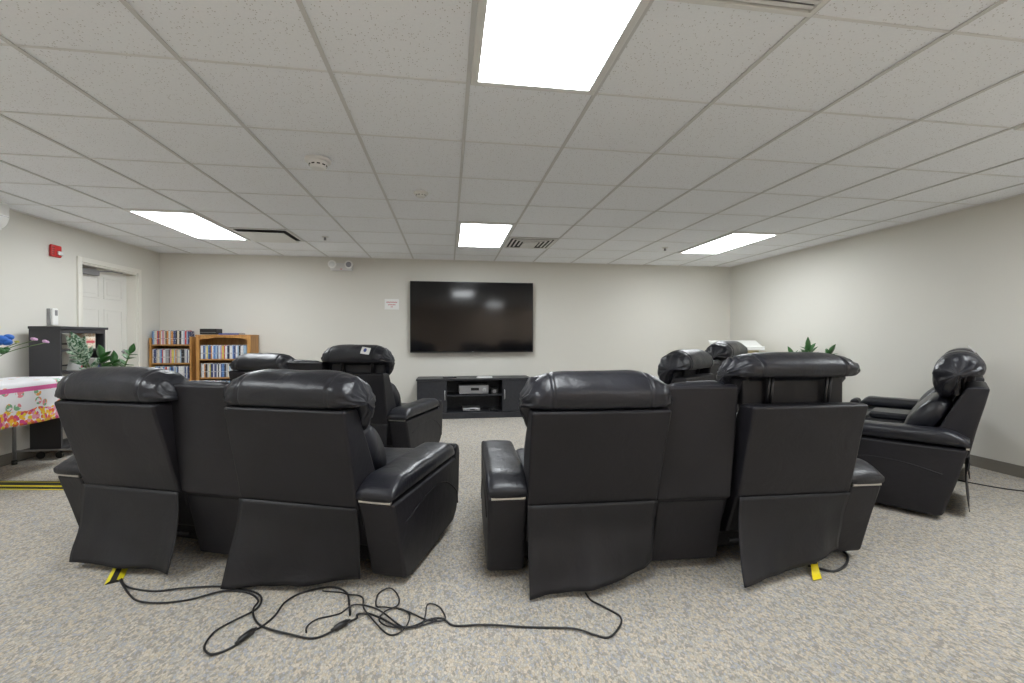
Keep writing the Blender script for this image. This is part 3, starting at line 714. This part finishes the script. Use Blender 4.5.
# cloth: grid over the top with drops on the free sides
b = BM(); drop = .34; nu, nv = 40, 70
def cl(u, v):
    # u across x from wall side to room side, v along y; beyond the edge it hangs
    x = TX0+u; y = TY0-drop+v*1.0
    z = TZ-.006
    ox = max(0, x-TX1); oy0 = max(0, TY0-y); oy1 = max(0, y-TY1); o_ = max(ox, oy0, oy1)
    wav = math.sin(y*17)*.012 + math.sin(x*21+y*5)*.006
    if o_ > 0:
        z -= o_
        f_ = min(1, o_/.2)
        x = min(x, TX1+.012)+(wav*f_+.012*f_ if ox > 0 else 0)
        y = max(min(y, TY1+.012+(abs(wav)*f_ if oy1 else 0)), TY0-.012-(abs(wav)*f_ if oy0 else 0))
    return Vector((x, y, z))
LU = (TX1-TX0)+drop; LV = (TY1-TY0)+2*drop
vs = [[b.verts.new(cl(LU*i/nu, LV*j/nv)) for j in range(nv+1)] for i in range(nu+1)]
for i in range(nu):
    for j in range(nv): b.faces.new((vs[i][j], vs[i+1][j], vs[i+1][j+1], vs[i][j+1]))
o = obj('tablecloth', b, M['cloth'], smooth=True)
s_ = o.modifiers.new('solid', 'SOLIDIFY'); s_.thickness = .003; s_.offset = 1
tag(o, 'white tablecloth with flower garland hem and pink stripe, on the left table', 'tablecloth')

# flowers in a vase just at the left frame edge
t = thing('flower_vase', 'vase of blue, yellow and pink flowers on the flowered table', 'flowers', (-3.50, 3.86, TZ))
b = BM(); lathe(b, [(.045, 0), (.06, .03), (.065, .09), (.045, .16), (.05, .19), (.044, .19), (.038, .15)], 22); obj('vase', b, M['white_plastic'], t, smooth=True)
rng.seed(8)
FM = {'blue': mat('petal_blue', (.03, .16, .60), .6), 'yellow': mat('petal_yellow', (.72, .68, .15), .6), 'pink': mat('petal_pink', (.65, .40, .62), .6), 'green': M['leaf']}
def blossom(parent, p, r, col, n=9):
    b = BM()
    for k in range(n):
        a = 2*math.pi*k/n; q = Vector((math.cos(a)*r*.55, math.sin(a)*r*.55, rng.uniform(-.3, .4)*r))
        sphere(b, Vector(p)+q, r*.48, 1, 1, .75, 8)
    sphere(b, Vector(p)+Vector((0, 0, r*.25)), r*.45, 1, 1, .8, 8)
    obj('blossom', b, FM[col], parent, smooth=True)
for (px, py, pz, r_, c_) in ((.07, .08, .335, .068, 'blue'), (.05, .02, .435, .05, 'yellow'), (.09, .06, .255, .045, 'green'), (.02, -.06, .40, .05, 'pink'), (-.05, 0, .44, .05, 'yellow'), (-.02, .09, .34, .045, 'blue'),
                           (.13, .28, .345, .022, 'pink'), (.15, .36, .325, .022, 'pink'), (.10, .17, .325, .014, 'yellow')):
    b = BM(); tube(b, spline([(0, 0, .12), (px*.4, py*.4, .12+(pz-.12)*.6), (px, py, pz-.01)], 12, False), .003, 6); obj('stem', b, M['stem'], t)
    blossom(t, (px, py, pz), r_, c_)

def leaf(bm, base, d, up, ln, w, droop=.15, n=6):
    d = d.normalized(); s = d.cross(up)
    if s.length < 1e-4: s = d.orthogonal()
    s.normalize(); nrm = s.cross(d); prev = None
    for i in range(n+1):
        q = i/n; c = base+d*ln*q-Vector((0, 0, 1))*droop*ln*q*q; ww = w*math.sin(math.pi*min(1, .06+.94*q)**.85)*.5
        row = [bm.verts.new(c-s*ww+nrm*ww*.25), bm.verts.new(c), bm.verts.new(c+s*ww+nrm*ww*.25)]
        if prev:
            for k in range(2): bm.faces.new((prev[k], prev[k+1], row[k+1], row[k]))
        prev = row
def pot(t, r, h, m=None):
    b = BM(); lathe(b, [(r*.72, 0), (r*.95, h*.9), (r*1.04, h*.9), (r*1.04, h), (r*.9, h), (r*.88, h*.88)], 28); obj('pot', b, m or M['pot'], t, smooth=False, bevel=.004)
    b = BM(); lathe(b, [(r*.88, h*.86), (r*.86, h*.92), (.01, h*.94)], 28); obj('soil', b, M['soil'], t, smooth=True)
def zz_stem(t, tip, h0, seed, leafm, n=8, ln=.085, w=.038, lean=.5):
    rg = random.Random(seed)
    tip = Vector(tip); base = Vector((tip.x*.15, tip.y*.15, h0)); mid = base.lerp(tip, .55)+Vector((0, 0, .06)); mid.x = base.x+(tip.x-base.x)*.4; mid.y = base.y+(tip.y-base.y)*.4
    pts = spline([base, mid, tip], 20, False)
    b = BM(); tube(b, pts, .011, 8, True, .004); st = obj('stem', b, M['stem'], t, smooth=True)
    b = BM(); m_ = len(pts)
    for i in range(n):
        q = .42+.56*i/(n-1); p = pts[min(m_-1, int(q*(m_-1)))]; dr = (pts[min(m_-1, int(q*(m_-1))+1)]-pts[max(0, int(q*(m_-1))-1)]).normalized()
        side = dr.cross(Vector((.3, 1, .1))).normalized()
        for sg in (-1, 1):
            leaf(b, p, (side*sg+dr*lean+Vector((0, rg.uniform(-.3, .3), rg.uniform(-.1, .2)))), dr, ln*rg.uniform(.85, 1.1)*(1.05-.35*q), w, .1)
    leaf(b, pts[-1], dr, Vector((0, 1, .1)), ln*.9, w, .05)
    o = obj('leaflets', b, leafm, st, smooth=True)
    s_ = o.modifiers.new('solid', 'SOLIDIFY'); s_.thickness = .0015
t = thing('potted_plant', 'leafy green potted plant standing by the black shelf unit', 'plant', (-2.93, 4.30, 0))
pot(t, .17, .32)
zz_stem(t, (.15, .02, 1.02), .29, 3, M['leaf'], 7, .11, .055)
zz_stem(t, (-.12, .08, .98), .29, 4, M['leaf'], 7, .15, .075)
zz_stem(t, (-.20, -.06, 1.02), .29, 5, M['leaf_striped'], 6, .20, .075, .9)
zz_stem(t, (-.24, .02, 1.06), .29, 6, M['leaf_striped'], 6, .20, .075, 1.0)
zz_stem(t, (-.04, .10, .93), .29, 7, M['leaf'], 7, .14, .07)
t = thing('potted_plant', 'glossy green potted plant by the right wall behind the chairs', 'plant', (4.42, 4.80, 0))
pot(t, .19, .36)
zz_stem(t, (-.04, .0, 1.00), .33, 11, M['leaf'], 7, .20, .075, .9)
zz_stem(t, (.16, -.08, .95), .33, 12, M['leaf'], 6, .17, .07, 1.0)
zz_stem(t, (-.16, .10, .93), .33, 13, M['leaf'], 6, .16, .06, .8)
zz_stem(t, (.05, .12, .96), .33, 14, M['leaf'], 6, .16, .06, .8)

# lectern-like stand in the far right corner
t = thing('lectern', 'tan lectern with slanted white top in the far right corner', 'lectern', (4.20, 5.95, .0), R(-25))
b = BM(); extrude_yz(b, [(-.20, 0), (.20, 0), (.20, 1.06), (-.20, .98)], -.27, .27); obj('body', b, M['tan'], t, bevel=.006)
b = BM(); extrude_yz(b, [(-.27, .975), (.27, 1.085), (.27, 1.115), (-.27, 1.005)], -.33, .33); obj('slanted_top', b, M['white'], t, bevel=.006)
b = BM(); extrude_yz(b, [(-.27, 1.005), (-.25, 1.009), (-.25, 1.034), (-.27, 1.03)], -.33, .33); obj('ledge', b, M['white'], t, bevel=.003)
bx('plinth', (-.30, .30, -.23, .23, 0, .06), M['tan'], t, .006)

# ------------------------------------------------------------------ floor: cords, cable covers, tags
F_PX = 439.0; YAW, PIT = .1445, -.0095
def floor_pt(u, v, z=.006):
    """where the photographed cord lies on the carpet"""
    x, y, d = (u-512)/F_PX, -(v-341.5)/F_PX, 1.0
    c, s = math.cos(PIT), math.sin(PIT); y, d = y*c+d*s, -y*s+d*c
    c, s = math.cos(YAW), math.sin(YAW); X, Y = x*c+d*s, -x*s+d*c
    k = (z-HC)/y; return Vector((X*k, Y*k, z))
def path4(pts): return [floor_pt(100+x/3.657, 550+y/3.657) for x, y in pts]
def path5(pts): return [floor_pt(340+x/3.413, 550+y/3.413) for x, y in pts]
def cord(name, label, pts, r, plugs=(), lift=.004, seed=0, plug_name='inline_connector'):
    t = thing(name, label, 'cord', (0, 0, 0), 0, None)
    p = spline([tuple(q) for q in pts], 10*len(pts), False)
    for i, q in enumerate(p): q.z = r+.001+lift*(.5+.5*math.sin(i*.23+seed))
    c = sum(p, Vector())/len(p); c.z = 0; t.location = c
    b = BM(); tube(b, [q-c for q in p], r, 8); obj('cable', b, M['cord'], t, smooth=True)
    for a, e in plugs:
        a = a-c; e = e-c; a.z = e.z = .014
        q = [a, a.lerp(e, .12), a.lerp(e, .2), a.lerp(e, .5), a.lerp(e, .8), a.lerp(e, .88), e]; rr = [.005, .006, .011, .0125, .011, .006, .005]
        b = BM(); rings = []
        d = (e-a).normalized(); up = Vector((0, 0, 1)); s = d.cross(up)
        for pp, r_ in zip(q, rr): rings.append([b.verts.new(pp+(up*math.cos(k*math.pi/6)+s*math.sin(k*math.pi/6))*r_) for k in range(12)])
        for aa, bb in zip(rings, rings[1:]):
            for k in range(12): b.faces.new((aa[k], aa[(k+1) % 12], bb[(k+1) % 12], bb[k]))
        b.faces.new(rings[0][::-1]); b.faces.new(rings[-1]); obj(plug_name, b, M['black_plastic'], t, smooth=True)
    return t
c1 = path4([(78, 108), (100, 135), (200, 150), (300, 142), (440, 133), (540, 148), (588, 172), (575, 212), (500, 255), (420, 300), (382, 350), (400, 383), (440, 375), (500, 345), (560, 300), (590, 280), (640, 240), (680, 190), (740, 155), (840, 137), (900, 155), (912, 200), (915, 240)])
cord('power_cord', 'black power cord making the leftmost loop on the carpet, one connector in it', c1, .0041, [(path4([(495, 350)])[0], path4([(572, 292)])[0])], seed=1)
c2 = path4([(72, 112), (110, 165), (150, 190), (220, 195), (330, 180), (450, 152), (540, 156), (578, 184), (560, 220), (572, 262), (620, 290), (700, 312), (780, 322), (850, 298), (910, 264), (940, 247)]) + path5([(60, 222), (100, 218), (140, 232), (190, 260), (240, 262), (300, 240), (350, 236), (390, 257), (480, 257), (600, 262), (700, 264), (800, 271), (870, 290), (920, 297), (955, 262), (955, 225), (900, 195), (860, 175), (838, 146)])
cord('power_cord', 'long black power cord running right across the carpet to the right loveseat', c2, .0041, [(path4([(845, 302)])[0], path4([(915, 262)])[0])], seed=2)
c3 = path5([(-60, 140), (0, 143), (30, 155), (75, 160), (82, 200), (120, 250), (170, 288), (220, 270), (238, 225), (212, 200), (160, 198), (125, 192), (130, 150), (170, 133), (200, 158), (195, 190), (150, 215), (135, 240), (180, 265), (270, 262), (290, 225), (300, 188), (340, 195), (360, 228), (345, 246), (300, 238), (240, 214), (200, 205)])
cord('power_cord', 'thin black cord tangled in knots below the left loveseat arm', c3, .0031, lift=.006, seed=3)
c4 = path5([(-115, 280), (-112, 262), (-70, 235), (0, 215), (50, 190), (130, 202), (210, 262), (240, 266), (300, 250), (330, 242), (310, 232)])
cord('power_cord', 'thin black cord curving from the connector into the tangle', c4, .0031, lift=.006, seed=4)
cord('power_cord', 'black cord running from the side loveseat to the right wall', [floor_pt(958, 480), floor_pt(975, 484), floor_pt(1000, 488), floor_pt(1030, 492), floor_pt(1060, 494)], .005, seed=5)
lp = [floor_pt(808, 566), floor_pt(822, 570), floor_pt(836, 571), floor_pt(846, 565), floor_pt(847, 555), floor_pt(838, 548)]
cord('power_cord', 'black cord bent in a loop under the right foreground loveseat', lp, .006, seed=6)

def cable_cover(label, p, q, w=.085):
    p = Vector(p); q = Vector(q); d = q-p; t = thing('cable_cover', label, 'cable cover', (p.x, p.y, 0), math.atan2(d.y, d.x)); ln = d.length
    b = BM(); prof = [(-w/2, .0), (-w/2+.018, .011), (w/2-.018, .011), (w/2, 0)]; extrude_yz(b, prof, 0, ln, 1); obj('ramp_body', b, M['rubber'], t)
    for s in (-1, 1):
        b = BM(); extrude_yz(b, [(s*w*.50, .0012), (s*w*.20, .0125), (s*w*.20, .0145), (s*w*.52, .0025)], .0, ln, 1); obj('yellow_stripe', b, M['yellow'], t)
cable_cover('long yellow and black cable cover crossing the carpet by the left wall', (-3.93, 4.05, 0), (-2.45, 3.80, 0), .19)
cable_cover('short yellow and black cable cover end poking from under the left foreground loveseat', (-1.565, 2.31, 0), (-1.80, 2.84, 0), .062)

t = thing('yellow_tag', 'bright yellow paper tag on the carpet under the right foreground loveseat', 'tag', (0, 0, 0))
a, c_, e, g = (floor_pt(810, 561, .03), floor_pt(816, 560, .03), floor_pt(822, 577, .012), floor_pt(813, 579, .012))
b = BM(); mids = [(a.lerp(g, q), c_.lerp(e, q)) for q in (0, .25, .5, .75, 1)]
ctr = (a+c_+e+g)/4; ctr.z = 0; t.location = ctr
rows = []
for i, (l_, r_) in enumerate(mids):
    z = [.05, .036, .020, .010, .006][i]
    l2, r2 = l_-ctr, r_-ctr; l2.z = r2.z = z; rows.append((b.verts.new(l2), b.verts.new(r2)))
for (l1, r1), (l2, r2) in zip(rows, rows[1:]): b.faces.new((l1, r1, r2, l2))
o = obj('tag_strip', b, M['yellow_tag'], t); s_ = o.modifiers.new('solid', 'SOLIDIFY'); s_.thickness = .002
bx('tag_clip', (-.012, .012, .0, .016, .045, .056), M['black_plastic'], t, .002)

# paper tags pinned on two raised headrests
def head_tag(label, loc, rz, tilt):
    t = thing('paper_tag', label, 'tag', loc); t.rotation_euler = (R(tilt), R(6), R(rz))
    bx('card', (-.05, .05, -.0015, .0015, -.03, .03), M['paper'], t, 0)
    b = BM(); lathe(b, [(.017, -.0018), (.017, -.0028)], 16, (-.005, 0, .004), 'Y'); obj('blue_mark', b, M['blue_ink'], t)
head_tag('white tag with blue mark on the raised headrest of the second-row loveseat', (-.700, 3.90, 1.045), -35, -20)
head_tag('white tag on top of the headrest of the loveseat by the right wall', (3.66, 2.60, 1.075), 36, -35)

# ------------------------------------------------------------------ camera, world, view
cam = bpy.data.cameras.new('camera'); co_ = bpy.data.objects.new('camera', cam); COL.objects.link(co_)
cam.sensor_width = 36; cam.lens = 439/1024*36; cam.clip_start = .02
co_.location = (0, 0, HC); co_.rotation_euler = (math.pi/2+PIT, 0, -YAW)
S.camera = co_
wd = bpy.data.worlds.new('world'); S.world = wd; wd.use_nodes = True
wd.node_tree.nodes['Background'].inputs[0].default_value = (.02, .02, .02, 1)
S.view_settings.view_transform = 'Standard'; S.view_settings.look = 'None'; S.view_settings.gamma = 1; S.view_settings.use_curve_mapping = False
S.view_settings.exposure = .98
S.cycles.diffuse_bounces = 10; S.cycles.max_bounces = 14
